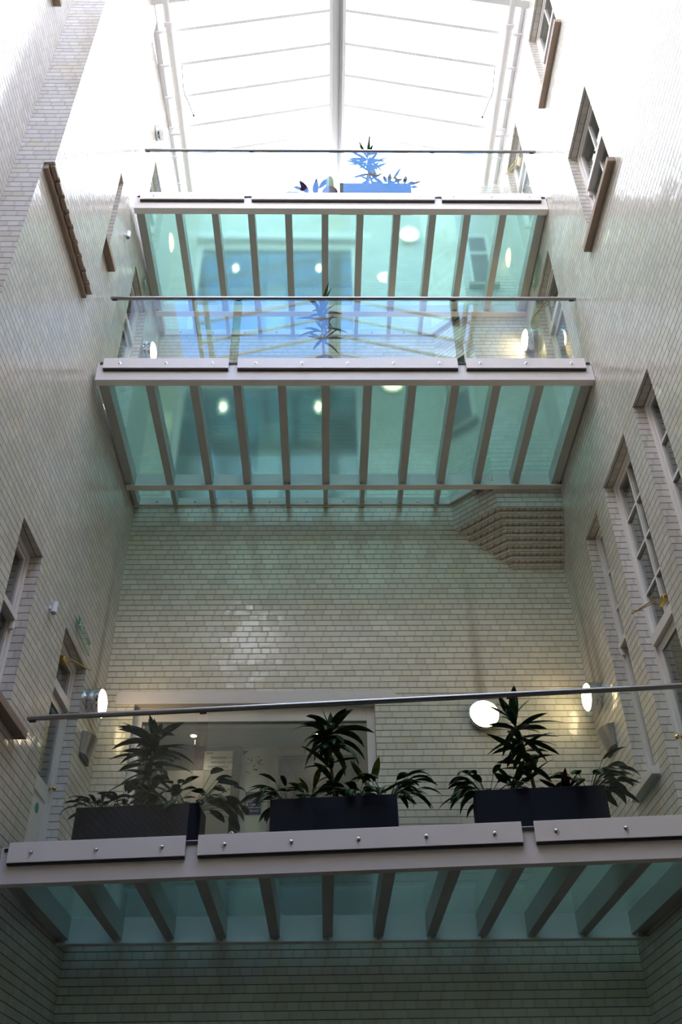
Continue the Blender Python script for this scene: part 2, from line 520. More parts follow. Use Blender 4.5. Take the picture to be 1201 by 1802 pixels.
# ------------------------------------------------------------------ windows and doors
def boxroom(name, fr, u0, u1, z0, z1, depth=1.2, mat='darkroom', d0=0.30):
    m = MB(fr)
    a, b = u0 - 0.15, u1 + 0.15
    c, d = z0 - 0.1, z1 + 0.15
    t_ = 0.05
    m.box(a, b, d0 + depth, d0 + depth + t_, c, d)
    m.box(a - t_, a, d0, d0 + depth, c, d); m.box(b, b + t_, d0, d0 + depth, c, d)
    m.box(a, b, d0, d0 + depth, c - t_, c); m.box(a, b, d0, d0 + depth, d, d + t_)
    return tag(m.build(name, M[mat]), kind='structure')

NWIN = [0]; NDOOR = [0]
def window(fr, op, label, mut_u=(), mut_z=(), meet=None, sill=True, room='darkroom', fw_=0.06, sill_over=0.11, sill_d=0.09, horn=False):
    NWIN[0] += 1
    u0, u1, z0, z1 = op
    t = thing('window_%d' % NWIN[0], fr((u0 + u1) / 2, 0.12, z0), label, None, None, 'structure')
    d0, d1 = 0.12, 0.20
    m = MB(fr)
    for a in ((u0, u0 + fw_, z0, z1), (u1 - fw_, u1, z0, z1), (u0 + fw_, u1 - fw_, z1 - fw_, z1), (u0 + fw_, u1 - fw_, z0, z0 + fw_)):
        m.box(a[0], a[1], d0, d1, a[2], a[3])
    # inner sash bead
    f2 = fw_ + 0.035
    for a in ((u0 + fw_, u0 + f2, z0 + fw_, z1 - fw_), (u1 - f2, u1 - fw_, z0 + fw_, z1 - fw_), (u0 + f2, u1 - f2, z1 - f2, z1 - fw_), (u0 + f2, u1 - f2, z0 + fw_, z0 + f2)):
        m.box(a[0], a[1], d0 + 0.02, d1 - 0.01, a[2], a[3])
    m.build('window_frame', M['frame'], t, bevel=0.004)
    if meet:
        r = MB(fr); r.box(u0 + fw_, u1 - fw_, d0 - 0.035, d1 - 0.01, meet - 0.045, meet + 0.02)
        r.build('meeting_rail', M['frame'], t, bevel=0.004)
        if horn:
            for hu in (u0 + fw_, u1 - fw_ - 0.04):
                h = MB(fr); h.box(hu, hu + 0.04, d0 - 0.03, d0 + 0.02, meet - 0.14, meet - 0.045)
                h.build('sash_horn', M['frame'], t, bevel=0.008)
    for mu in mut_u:
        r = MB(fr); r.box(mu - 0.014, mu + 0.014, d0 + 0.025, d1 - 0.01, z0 + f2, z1 - f2); r.build('glazing_bar', M['frame'], t)
    for mz in mut_z:
        r = MB(fr); r.box(u0 + f2, u1 - f2, d0 + 0.022, d1 - 0.012, mz - 0.016, mz + 0.016); r.build('glazing_bar', M['frame'], t)
    p = MB(fr); p.box(u0 + fw_, u1 - fw_, d1 - 0.035, d1 - 0.03, z0 + fw_, z1 - fw_)
    p.build('pane', M['pane'], t)
    if sill:
        s_ = MB(fr); s_.box(u0 - sill_over, u1 + sill_over, -sill_d, 0.0, z0 - 0.085, z0 - 0.005)
        s_.box(u0, u1, -0.001, 0.125, z0 - 0.02, z0 + 0.012)
        s_.build('sill', M['white'] if sill == 'white' else M['sill'], t, bevel=0.005)
    boxroom('wall_behind_window_%d' % NWIN[0], fr, u0, u1, z0, z1, mat=room)
    return t

def door(fr, op, label, transom, mut=False, closer=None, knob_side=1, room='room', panels=True, far=True):
    """white half-glazed door with a fanlight; op as (u0,u1,z0,z1)"""
    NDOOR[0] += 1
    u0, u1, z0, z1 = op
    w = 0.07
    t = thing('door_%d' % NDOOR[0], fr((u0 + u1) / 2, 0.12, z0), label, None, None, 'structure')
    d0, d1 = 0.115, 0.21
    m = MB(fr)
    m.box(u0, u0 + w, d0, d1, z0, z1); m.box(u1 - w, u1, d0, d1, z0, z1)
    m.box(u0 + w, u1 - w, d0, d1, z1 - w, z1)
    m.build('door_frame', M['frame'], t, bevel=0.004)
    m = MB(fr); m.box(u0 + w, u1 - w, d0 - 0.03, d1 - 0.01, transom - 0.055, transom + 0.055)
    m.build('transom', M['frame'], t, bevel=0.006)
    # fanlight
    f = MB(fr)
    a, b, c, d = u0 + w, u1 - w, transom + 0.055, z1 - w
    for q in ((a, a + .04, c, d), (b - .04, b, c, d), (a + .04, b - .04, c, c + .04), (a + .04, b - .04, d - .04, d)):
        f.box(q[0], q[1], d0 + .02, d1 - .02, q[2], q[3])
    fo = f.build('fanlight_frame', M['frame'], t)
    if mut:
        mid = (a + b) / 2
        q = MB(fr); q.box(mid - .016, mid + .016, d0 + .02, d1 - .02, c + .04, d - .04); q.build('glazing_bar', M['frame'], t)
        for zz in mut:
            q = MB(fr); q.box(a + .04, mid - .016, d0 + .022, d1 - .022, zz - .014, zz + .014); q.build('glazing_bar', M['frame'], t)
            q = MB(fr); q.box(mid + .016, b - .04, d0 + .022, d1 - .022, zz - .014, zz + .014); q.build('glazing_bar', M['frame'], t)
    p = MB(fr); p.box(a, b, d1 - .05, d1 - .045, c, d); p.build('pane', M['pane'], t)
    # leaf
    lz = transom - 0.06
    midrail = z0 + 0.98
    s_ = MB(fr)
    e0, e1 = d0 + 0.02, d1 - 0.03
    for q in ((a, a + .085, z0 + .01, lz), (b - .085, b, z0 + .01, lz), (a + .085, b - .085, lz - .09, lz), (a + .085, b - .085, midrail - .08, midrail + .08), (a + .085, b - .085, z0 + .01, z0 + .2)):
        s_.box(q[0], q[1], e0, e1, q[2], q[3])
    lf = s_.build('door_leaf', M['frame'], t, bevel=0.004)
    q = MB(fr); q.box(a + .085, b - .085, e1 - .03, e1 - .02, z0 + .2, midrail - .08)
    q.box(a + .13, b - .13, e1 - .045, e1 - .03, z0 + .26, midrail - .14)
    q.build('door_panel', M['frame'], lf)
    q = MB(fr); q.box(a + .085, b - .085, e1 - .03, e1 - .025, midrail + .08, lz - .09); q.build('pane', M['pane'], lf)
    ku = b - .045 if far else a + .045
    q = MB(fr)
    q.lathe((ku, e0 + .002, midrail + 0.08), (0, -1, 0), [(0, .026), (.008, .026), (.010, .010), (.035, .010), (.038, .024), (.055, .028), (.068, .020), (.072, .002)], 16)
    q.build('door_knob', M['brass'], lf, smooth=True)
    if closer:
        cu, cz, side = closer
        q = MB(fr); q.box(cu - .08, cu + .08, d0 - .055, d0 - 0.005, cz - .025, cz + .03)
        cb = q.build('door_closer', M['brass'], t, bevel=0.006)
        q = MB(fr); q.tube([(cu, d0 - .08, cz + .04), (cu + side * .33, d0 - .24, cz + .055)], .006, 8)
        q.tube([(cu + side * .33, d0 - .24, cz + .055), (cu + side * .10, d0 - .06, cz + .055)], .005, 8)
        q.build('closer_arm', M['brass'], cb)
    boxroom('wall_behind_door_%d' % NDOOR[0], fr, u0, u1, z0, z1, mat=room)
    return t

window(FR, R_SIDE1, 'tall narrow white window nearest the viewer on the right wall', mut_z=(6.3, 6.85, 7.33, 7.82), meet=5.8, room='room')
door(FR, R_DOOR1, 'tall white glazed door onto the lowest bridge from the right wall', 6.30, mut=(6.85, 7.335, 7.82), closer=(7.72, 6.46, 1), far=True)
window(FR, R_SIDE2, 'tall narrow white window at the far end of the right wall by the lowest bridge', mut_z=(7.27, 7.76), meet=6.80, horn=True, sill='white', room='room')
window(FR, R_W4, 'white sash window with dark panes halfway up the right wall', mut_u=(6.31,), meet=12.0, horn=True)
window(FR, R_W5, 'white sash window high up the right wall', mut_u=(6.46,), meet=15.6, horn=True)
door(FR, R_DOOR2, 'white glazed door onto the middle bridge from the right wall', 12.05, closer=(8.75, 12.28, 1), room='room')
door(FR, R_DOOR3, 'white glazed door onto the top bridge from the right wall', 15.7, closer=(8.75, 15.95, 1), room='room')
window(FL, L_A, 'tall white window low on the left wall before the lowest bridge', meet=6.15, mut_z=(), room='darkroom', sill=True, sill_over=0.30, sill_d=0.10, horn=True)
door(FL, L_DOOR1, 'white half-glazed door with brass knob onto the lowest bridge from the left wall', 6.18, closer=(8.95, 6.50, 1), room='room')
door(FL, L_DOOR2, 'white half-glazed door onto the middle bridge from the left wall', 12.0, room='darkroom')
door(FL, L_DOOR3, 'white half-glazed door onto the top bridge from the left wall', 14.95, room='darkroom')
window(FL, L_SLOT, 'slit window with a brown sill behind the jutting brickwork of the left wall', sill_over=0.16, fw_=0.03)
window(FN, L_NEARW, 'window with a dark sill at the top left corner on the near left wall', meet=13.9)

# two windows set flush in the chimney breast, seen only through the glass floors
def flat_window(fr, u0, u1, z0, z1, label, mid=None):
    NWIN[0] += 1
    t = thing('window_%d' % NWIN[0], fr((u0 + u1) / 2, 0, z0), label, None, None, 'structure')
    m = MB(fr); w = .05
    for q in ((u0, u0 + w, z0, z1), (u1 - w, u1, z0, z1), (u0 + w, u1 - w, z1 - w, z1), (u0 + w, u1 - w, z0, z0 + w)):
        m.box(q[0], q[1], -.03, -.001, q[2], q[3])
    m.build('window_frame', M['frame'], t)
    if mid:
        m = MB(fr); m.box(u0 + w, u1 - w, -.035, -.001, mid - .03, mid + .03); m.build('meeting_rail', M['frame'], t)
    m = MB(fr); m.box(u0 + w, u1 - w, -.012, -.002, z0 + w, z1 - w); m.build('pane', M['dark'], t)
    m = MB(fr); m.box(u0 - .05, u1 + .05, -.10, -.001, z0 - .08, z0 - .002); m.build('sill', M['sill'], t)
FCH = frame((4.56, YB, 0), math.atan2(9.845 - YB, .53))
flat_window(FCH, .10, .62, 11.05, 12.5, 'narrow window on the slanted face of the chimney breast above the middle bridge', 11.8)
FBF = frame((5.09, 9.845, 0), 0)
flat_window(FBF, .12, .52, 14.0, 15.35, 'narrow window on the front of the chimney breast above the top bridge', 14.85)

# ------------------------------------------------------------------ corridors behind the back wall doorways
for k in range(3):
    zf = FLOORS[k]; zc = zf + 2.345
    a, b, _, zt = B_DW[k]
    m = MB(); m.box(a - 0.6, b + 0.6, YB + 0.92, YB + 1.02, zf - 0.1, zc + 0.2)
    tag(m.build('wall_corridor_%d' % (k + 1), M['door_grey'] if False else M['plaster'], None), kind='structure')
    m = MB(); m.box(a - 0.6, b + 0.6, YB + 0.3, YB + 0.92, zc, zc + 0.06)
    tag(m.build('ceiling_corridor_%d' % (k + 1), M['door_grey'] if k else M['ceil']), kind='structure')  # upper corridors: depth shade put into darker ceiling, door and surround colours
    m = MB(); m.box(a - 0.6, b + 0.6, YB + 0.3, YB + 0.92, zf - 0.1, zf)
    tag(m.build('floor_corridor_%d' % (k + 1), M['floor']), kind='structure')
    m = MB(); m.box(a - 0.65, a - 0.6, YB + 0.3, YB + 1.02, zf, zc); m.box(b + 0.6, b + 0.65, YB + 0.3, YB + 1.02, zf, zc)
    tag(m.build('wall_corridor_ends_%d' % (k + 1), M['plaster']), kind='structure')
    # white lined opening
    NDOOR[0] += 1
    fr_ = thing('door_%d' % NDOOR[0], (1.88, YB + 0.12, zf), 'wide white framed glazed opening in the back wall behind the %s bridge' % ('lowest', 'middle', 'top')[k], None, None, 'structure')
    m = MB(FB)
    m.box(a, a + .10, .10, .20, zf, zt); m.box(b - .10, b, .10, .20, zf, zt); m.box(a + .10, b - .10, .10, .298, zt - .19, zt - .001)
    m.build('door_frame', M['white'], fr_, bevel=0.004)
    m = MB(FB); m.box(a - 0.235, b + 0.26, -0.012, 0.10, zt - .005, zt + .165)
    m.build('lintel', M['white'], fr_, bevel=0.004)
    m = MB(FB); m.box(a + .10, b - .10, .14, .148, zf, zt - .19)
    m.build('pane', M['pane'], fr_)
    # corridor doors
    NDOOR[0] += 1
    d1_ = thing('door_%d' % NDOOR[0], (1.3, YB + .9, zf), 'grey flush door in the corridor behind the %s bridge' % ('lowest', 'middle', 'top')[k], None, None, 'structure')
    m = MB(FB); m.box(0.0, 1.66, .86, .915, zf, zc - .001); m.build('door_surround', M['dark'], d1_)
    m = MB(FB); m.box(0.62, 1.555, .84, .86, zf, zf + 2.02); lf = m.build('door_leaf', M['darkroom'] if k else M['door_grey'], d1_)  # upper leaves darkened by colour to sink into the corridor shade
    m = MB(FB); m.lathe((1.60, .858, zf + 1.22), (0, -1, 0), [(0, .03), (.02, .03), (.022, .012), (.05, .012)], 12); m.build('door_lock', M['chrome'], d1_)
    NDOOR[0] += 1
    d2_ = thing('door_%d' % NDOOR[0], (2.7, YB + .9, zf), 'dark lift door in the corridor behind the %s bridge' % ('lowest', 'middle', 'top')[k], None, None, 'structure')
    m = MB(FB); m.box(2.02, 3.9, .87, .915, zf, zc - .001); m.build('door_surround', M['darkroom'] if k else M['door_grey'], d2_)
    m = MB(FB); m.box(2.15, 3.12, .85, .87, zf, zf + 2.22); m.build('door_leaf', M['dark'], d2_)
    for j, x in enumerate((1.087, 2.647)):
        t = thing('downlight', (x, 10.885, zc - .012), 'round recessed downlight in the corridor ceiling of the %s bridge, %s' % (('lowest', 'middle', 'top')[k], ('left one', 'right one')[j]), 'ceiling light', 'corridor downlights')
        m = MB(); m.lathe((x, 10.885, zc), (0, 0, -1), [(0, .055), (.004, .055), (.010, .046), (.010, .040)], 24); m.build('bezel', M['white'], t, smooth=True)
        m = MB(); m.lathe((x, 10.885, zc - .0105), (0, 0, -1), [(0, .038), (.004, .034)], 20); m.build('bulb', M['spot'], t)
        ld = bpy.data.lights.new('downlight_glow', 'SPOT'); ld.energy = 9; ld.color = (1, .85, .68); ld.spot_size = 2.6; ld.spot_blend = 0.8; ld.shadow_soft_size = .04
        lo = bpy.data.objects.new('downlight_glow', ld); lo.location = (0, 0, -.02); COL.objects.link(lo); lo.parent = t

# ------------------------------------------------------------------ bridges
def breast_y(x):
    if x < 4.56: return YB
    if x > 5.09: return 9.845
    return YB - (x - 4.56) / 0.53 * (YB - 9.845)

def bridge(k, yl, yr, yb):
    B = ZL[k]
    nm = ('lowest', 'middle', 'top')[k]
    ang = math.atan2(yr - yl, 6.0)
    F = frame((0, yl, 0), ang)
    L = 6.0 / math.cos(ang)
    fy = lambda x: yl + (yr - yl) * x / 6
    t = thing('bridge', (3, (yl + yb) / 2, B), '%s of the three white steel bridges with a green glass floor' % nm, 'bridge', 'steel bridges across the light well')
    m = MB(F)
    m.box(0.004, L - .004, 0.0, 0.018, B, B + .30)
    m.box(0.004, L - .004, 0.018, 0.10, B, B + .016); m.box(0.004, L - .004, 0.018, .06, B + .284, B + .30)
    m.build('front_beam', M['steel_paint'], t, bevel=0.002)
    m = MB()
    xb = 6.0 - .004
    m.box(0.03, xb, yb + .085, yb + .10, B, B + .27)
    m.box(0.03, xb, yb, yb + .085, B, B + .016)
    m.build('back_beam', M['steel_paint'], t, bevel=0.002)
    xs = [0.075] + [0.62 + .525 * i for i in range(10)] + [5.925]
    xs = [0.075, .625, 1.155, 1.68, 2.22, 2.755, 3.27, 3.81, 4.335, 4.84, 5.365, 5.925]
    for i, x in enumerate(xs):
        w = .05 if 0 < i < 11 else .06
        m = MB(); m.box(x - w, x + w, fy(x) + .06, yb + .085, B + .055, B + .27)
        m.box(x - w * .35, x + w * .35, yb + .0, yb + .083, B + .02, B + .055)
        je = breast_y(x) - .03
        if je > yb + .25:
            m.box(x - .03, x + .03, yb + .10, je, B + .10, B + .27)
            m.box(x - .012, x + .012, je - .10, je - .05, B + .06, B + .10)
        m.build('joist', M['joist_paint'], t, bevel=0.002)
        if 0 < i < 11:
            h = MB()
    for i in range(11):
        a = xs[i] + (.004 if i else -.045); b = xs[i + 1] - (.004 if i < 10 else -.06)
        cut = [x for x in (4.56, 5.09) if a < x < b and k > 0]
        pts = [(a, fy(a) + .03), (b, fy(b) + .03)]
        back = lambda x: (breast_y(x) if k > 0 else YB) - .006
        pts.append((b, back(b)))
        for x in sorted(cut, reverse=True): pts.append((x, back(x)))
        pts.append((a, back(a)))
        m = MB(); m.prism(pts, B + .271, B + .285)
        m.build('floor_pane', M['floor_glass'], t)
    # bolted plate along the back wall
    zp0, zp1 = B + .135, B + .232
    endx = 4.56 if k else 6.0
    m = MB()
    m.box(0.03, endx - .004, YB - .03, YB - .001, B + .15, B + .27)
    if k:
        e = 0.022
        m.prism([(4.556 - .03, YB - .002), (5.09 - .01, 9.84), (5.09 - .03, 9.80), (4.53, YB - .05)], B + .15, B + .27)
    wp = m.build('wall_plate', M['steel_paint'], t)
    for i in range(len(xs) - 1):
        x = (xs[i] + xs[i + 1]) / 2
        if x < endx - .1:
            q = MB(); q.lathe((x, YB - .03, B + .195), (0, -1, 0), [(0, .014), (.012, .014), (.014, .011)], 8); q.build('bolt', M['rail'], wp)

    # balustrade: its own thing, bolted to the front beam
    t = thing('glass_balustrade', F(L / 2, -.02, B + .3), 'three-pane clear glass balustrade with steel handrail on the %s bridge' % nm, 'balustrade', 'glass balustrades of the bridges')
    m = MB(F)
    m.box(.03, L - .02, -.014, .0, B + .262, B + .288)
    m.build('gasket', M['rubber'], t)
    for (a, b) in ((.08, 1.585), (1.69, 4.355), (4.455, 5.91)):
        g_ = MB(F); g_.box(a, b, -.030, -.014, B + .17, B + 1.44)
        gp = g_.build('glass_pane', M['glass'], t)
        gk = MB(F); gk.box(a + .004, b - .004, -.034, -.0, B + .142, B + .168); gk.build('rubber_strip', M['rubber'], gp)
        c_ = MB(F); c_.box(a, b, -.048, -.031, B + .158, B + .325)
        cp = c_.build('clamp_plate', M['steel_paint'], t, bevel=0.002)
        n = 5 if b - a > 2 else 3
        s0 = (b - a - (n - 1) * .555) / 2
        for j in range(n):
            x = a + s0 + j * .555
            q = MB(F); q.lathe((x, -.047, B + .235), (0, -1, 0), [(0, .019), (.004, .019), (.006, .011), (.020, .010), (.022, .006)], 10)
            q.build('bolt', M['chrome'], cp, smooth=True)
    rl = MB(F); rl.tube([(.0, -.022, B + 1.47), (L, -.022, B + 1.47)], .026, 16)
    rl.build('handrail', M['rail'], t, smooth=True)
    for x in (.05, 1.637, 4.405, L - .06):
        rl = MB(F); rl.box(x - .03, x + .03, -.032, -.012, B + 1.43, B + 1.447); rl.build('rail_joint', M['rubber'], t)
    return F

BR = [bridge(0, 7.9417, 7.3632, 9.972), bridge(1, 7.757, 7.757, 9.742), bridge(2, 7.843, 7.843, 9.742)]

# ------------------------------------------------------------------ glazed roof
ZE, ZR, XM = 17.1, 18.0, 2.99
def roofline(x): return ZR - abs(x - XM) / 3.0 * (ZR - ZE)
roof = thing('ceiling', (XM, 2, ZE), 'white glazed pitched roof over the light well', None, None, 'structure')
m = MB(); m.box(2.845, 2.90, YF, YB + .3, ZR - .12, ZR + .02); m.box(3.075, 3.13, YF, YB + .3, ZR - .12, ZR + .02)
m.box(2.90, 3.075, YF, YB + .3, ZR - .04, ZR + .04)
m.build('ridge_beam', M['roof_paint'], roof, bevel=0.003)
m = MB(); m.tube([(3.02, YF, ZR - .07), (3.02, YB + .2, ZR - .07)], .012, 8); m.build('ridge_cable', M['grey_plastic'], roof)
for s_, xe in ((-1, -0.05), (1, 6.03)):
    m = MB(); m.box(min(xe, xe - s_ * .10), max(xe, xe - s_ * .10), YF, YB + .3, ZE - .005, ZE + .14)
    m.build('eaves_beam', M['roof_paint'], roof)
ys = []
y = 7.16 - .555 * 23
while y < YB + .2:
    ys.append(y); y += .555
MAIN = (6.605, 6.605 - .555 * 6, 6.605 - .555 * 12, 6.605 - .555 * 18)
def rafter(y, s_, w, h, nm):
    xa = XM + s_ * .14; xe = 0.0 if s_ < 0 else 6.0
    za, ze = roofline(xa) , roofline(xe)
    m = MB()
    m.hexa([(xa, y - w, za - h), (xe, y - w, ze - h), (xe, y + w, ze - h), (xa, y + w, za - h), (xa, y - w, za), (xe, y - w, ze), (xe, y + w, ze), (xa, y + w, za)])
    return m.build(nm, M['roof_paint'], roof)
for y in ys:
    main = any(abs(y - q) < .1 for q in MAIN)
    for s_ in (-1, 1):
        if main: rafter(y, s_, .055, .22, 'main_rafter')
        else: rafter(y, s_, .024, .06, 'rafter')
for a, b in zip(ys, ys[1:]):
    for s_ in (-1, 1):
        xe = -.05 if s_ < 0 else 6.05
        xa = XM + s_ * .1
        m = MB()
        za, ze = roofline(xa) + .004, roofline(xe) + .004
        m.hexa([(xa, a, za), (xe, a, ze), (xe, b, ze), (xa, b, za), (xa, a, za + .008), (xe, a, ze + .008), (xe, b, ze + .008), (xa, b, za + .008)])
        m.build('roof_pane', M['roof_glass'], roof)
# gable end frames
for yy, nm in ((YB + .16, 'back'), (YF - .1, 'front')):
    m = MB(); m.prism([(0.0, yy - .05), (6.0, yy - .05), (6.0, yy + .05), (0.0, yy + .05)], ZE, ZE + .1)
    m.build('gable_sill', M['roof_paint'], roof)
# round pipes along the eaves
for s_, x, lab in ((-1, 0.24, 'left'), (1, 5.76, 'right')):
    t = thing('eaves_pipe', (x, 2, 17.0), 'round white pipe running along the %s eaves under the glass roof' % lab, 'pipe', 'pipes along the eaves')
    m = MB(); m.tube([(x, YF + .05, 17.0), (x, YB + .1, 17.0)], .062, 20); m.build('pipe', M['roof_paint'], t, smooth=True)
    for yc in (1.2, 4.1, 6.98):
        m = MB(); m.tube([(x, yc - .05, 17.0), (x, yc - .045, 17.0), (x, yc + .045, 17.0), (x, yc + .05, 17.0)], .08, 20, True, [.066, .085, .085, .066]); m.build('collar', M['roof_paint'], t, smooth=True)
    for yc in (2.5, 5.6, 8.9):
        m = MB(); m.box(min(x, x + s_ * .22), max(x, x + s_ * .22), yc - .02, yc + .02, 16.99, 17.01); m.build('bracket', M['roof_paint'], t)
    # window opener arm
    t = thing('roof_vent_opener', (x - s_ * .07, 8.1, 17.05), 'small white scissor arm roof vent opener by the %s eaves pipe' % lab, 'vent opener', 'roof vent openers')
    xx = x - s_ * .10
    m = MB(); m.tube([(xx, 7.75, 17.2), (xx, 8.1, 17.02)], .010, 8); m.tube([(xx, 8.1, 17.02), (xx, 8.27, 17.12)], .012, 8); m.build('arm', M['grey_plastic'], t)
    m = MB(); m.tube([(xx, 8.08, 17.02), (xx - s_ * .13, 8.5, 16.95)], .017, 8); m.build('actuator', M['plastic'], t)
    m = MB(); m.tube([(xx - s_ * .13, 8.5, 16.95), (xx - s_ * .14, 8.53, 16.945)], .019, 8); m.build('end_cap', M['rubber'], t)

# ------------------------------------------------------------------ wall lamps
def wall_lamp(o, ax, label, r=.175, dep=.13):
    o = Vector(o); ax = Vector(ax).normalized()
    t = thing('bulkhead_lamp', o, label, 'wall lamp', 'round bulkhead wall lamps')
    m = MB(); m.lathe(o, ax, [(0, r * .97), (.01, r * .99), (dep * .45, r), (dep * .5, r * .97), (dep * .55, r), (dep, r), (dep + .004, r * .93)], 40)
    m.build('body', M['chrome'], t, smooth=True)
    m = MB(); m.lathe(o, ax, [(dep + .001, r * .94)] + [(dep + .001 + .055 * math.sin(a), r * .94 * math.cos(a)) for a in [i * PI / 20 for i in range(1, 10)]] + [(dep + .056, .004)], 40)
    m.build('lens', M['lens'], t, smooth=True)
    return t
def onwall(fr, u, z):
    return fr(u, 0.0, z)
wall_lamp(FL(9.86, 0, 6.44), (1, 0, 0), 'round chrome wall lamp glowing on the left wall above the lowest bridge')
wall_lamp(FR(10.02, 0, 6.56), (-1, 0, 0), 'round chrome wall lamp glowing on the right wall above the lowest bridge')
wall_lamp((4.665, YB, 6.48), (0, -1, 0), 'round glowing lamp on the back wall above the lowest bridge, right of the opening', r=.185, dep=.09)
wall_lamp(FL(9.62, 0, 12.12), (1, 0, 0), 'round chrome wall lamp glowing on the left wall above the middle bridge')
wall_lamp(FR(9.66, 0, 12.46), (-1, 0, 0), 'round chrome wall lamp glowing on the right wall above the middle bridge')
wall_lamp((3.82, YB, 12.19), (0, -1, 0), 'round lamp on the back wall above the middle bridge seen through its glass floor', r=.16, dep=.09)
wall_lamp(FL(8.3, 0, 16.0), (1, 0, 0), 'round chrome wall lamp high on the left wall above the top bridge', r=.13)
wall_lamp((4.312, YB, 16.03), (0, -1, 0), 'round lamp on the back wall above the top bridge seen through its glass floor', r=.16, dep=.09)

# half-round wall shrouds beside the lowest bridge doors
def shroud(fr, u, z, label, s_):
    t = thing('wall_uplighter', fr(u, 0, z), label, 'wall light', 'unlit curved wall uplighters')
    m = MB(fr)
    n = 16
    top = [(u + .20 * math.cos(PI * j / n), -.13 * math.sin(PI * j / n)) for j in range(n + 1)]
    bot = [(u + .17 * math.cos(PI * j / n), -.06 * math.sin(PI * j / n)) for j in range(n + 1)]
    i0 = [m.pt((a, b, z + .14)) for a, b in top]; i1 = [m.pt((a, b, z - .10)) for a, b in bot]
    for j in range(n): m.f.append([i0[j], i0[j + 1], i1[j + 1], i1[j]])
    m.f.append(i1); m.f.append(i0[::-1]); m.f.append([i0[0], i1[0], i1[-1], i0[-1]])
    m.build('shade', M['grey_plastic'], t, smooth=True)
    m = MB(fr); m.box(u - .16, u + .16, -.03, -.002, z - .13, z - .10); m.build('back_plate', M['dark'], t)
shroud(FL, 9.92, 5.90, 'unlit curved grey wall uplighter on the left wall below the round lamp', 1)
shroud(FR, 9.86, 5.93, 'unlit curved grey wall uplighter on the right wall below the round lamp', -1)

# motion sensors
def sensor(fr, u, z, label):
    t = thing('motion_sensor', fr(u, 0, z), label, 'sensor', 'small white motion sensors')
    m = MB(fr); m.tube([(u, -.05, z - .06), (u, -.05, z + .06)], .032, 14, True); m.build('housing', M['plastic'], t, smooth=True)
    m = MB(fr); m.box(u - .015, u + .015, -.03, 0.0, z - .02, z + .02); m.build('bracket', M['plastic'], t)
    m = MB(fr); m.tube([(u, -.05, z - .072), (u, -.05, z - .0605)], .024, 14, True); m.build('eye', M['grey_plastic'], t)
sensor(FL, 7.99, 6.58, 'small white cylinder motion sensor on the left wall near the lowest bridge door')
sensor(FL, 7.86, 12.60, 'small white cylinder motion sensor on the left wall near the middle bridge')

# emergency exit signs: clear sheet with green running man, arrow and lettering
def illegible(n, size, fr, u, d, z, mat, name, parent, flip=1, seed=1):
    """a line of print too small to read in the photograph: short upright and level strokes"""
    rng = random.Random(seed)
    m = MB(fr); x = 0.0
    for k in range(n):
        w = size * rng.uniform(.35, .6); h = size * rng.choice((.5, .5, .72))
        t_ = size * .11
        for (a, b, c, e) in ((0, t_, 0, h), (w - t_, w, 0, h * rng.choice((.6, 1))), (t_, w - t_, h * .45, h * .45 + t_)):
            m.f.append([m.pt((u + flip * (x + p), d, z + q_)) for p, q_ in ((a, c), (b, c), (b, e), (a, e))])
        x += w + size * (.5 if k % 6 == 5 else .14)
    return m.build(name, mat, parent)

def exit_sign(fr, u0, u1, z0, z1, label, flip):
    t = thing('exit_sign', fr((u0 + u1) / 2, -.03, z0), label, 'exit sign', 'green and clear exit signs')
    m = MB(fr); m.box(u0, u1, -.034, -.030, z0, z1); m.build('clear_sheet', M['sign_clear'], t)
    w, h = u1 - u0, z1 - z0
    X = (lambda a: u0 + a * w) if flip > 0 else (lambda a: u1 - a * w)
    g = MB(fr); d = -.036
    def q(pts): g.f.append([g.pt((X(a), d, z0 + b * h)) for a, b in pts])
    q([(.02, .42), (.32, .42), (.32, .97), (.02, .97)])
    q([(.02, .05), (.98, .05), (.98, .09), (.02, .09)])
    g.build('green_field', M['green_ink'], t)
    g = MB(fr); d = -.0375
    q([(.14, .84), (.19, .84), (.19, .92), (.14, .92)])
    q([(.12, .64), (.18, .64), (.20, .82), (.14, .82)])
    q([(.06, .74), (.13, .80), (.13, .77), (.07, .70)]); q([(.19, .80), (.26, .72), (.25, .69), (.18, .76)])
    q([(.12, .64), (.16, .64), (.11, .50), (.06, .50)]); q([(.14, .64), (.18, .64), (.24, .56), (.20, .48), (.19, .55)])
    q([(.27, .46), (.30, .46), (.30, .93), (.27, .93)])
    g.build('running_figure', M['paper'], t)
    g = MB(fr); d = -.036
    q([(.70, .62), (.86, .62), (.86, .55), (.98, .70), (.86, .85), (.86, .78), (.70, .78)])
    g.build('arrow', M['green_ink'], t)
    illegible(9, h * .20, fr, X(.34), -.036, z0 + h * .74, M['green_ink'], 'lettering', t, flip)
    illegible(4, h * .24, fr, X(.36), -.036, z0 + h * .50, M['green_ink'], 'lettering', t, flip)
    illegible(13, h * .17, fr, X(.04), -.036, z0 + h * .19, M['green_ink'], 'lettering', t, flip)
exit_sign(FL, 8.82, 9.40, 6.80, 7.00, 'green and clear emergency exit sign above the left door of the lowest bridge', 1)
exit_sign(FR, 8.50, 9.10, 12.92, 13.10, 'green and clear emergency exit sign above the right door of the middle bridge', -1)
exit_sign(FL, 8.90, 9.40, 12.88, 13.05, 'green and clear emergency exit sign above the left door of the middle bridge', 1)
# small green sticker on the lower left door
t = MB(FL); t.lathe((9.12, .132, 4.95), (0, -1, 0), [(0, .05), (.003, .05)], 20)
tag(t.build('door_sticker', M['green_ink']), 'round green sticker on the left door of the lowest bridge', 'sticker')

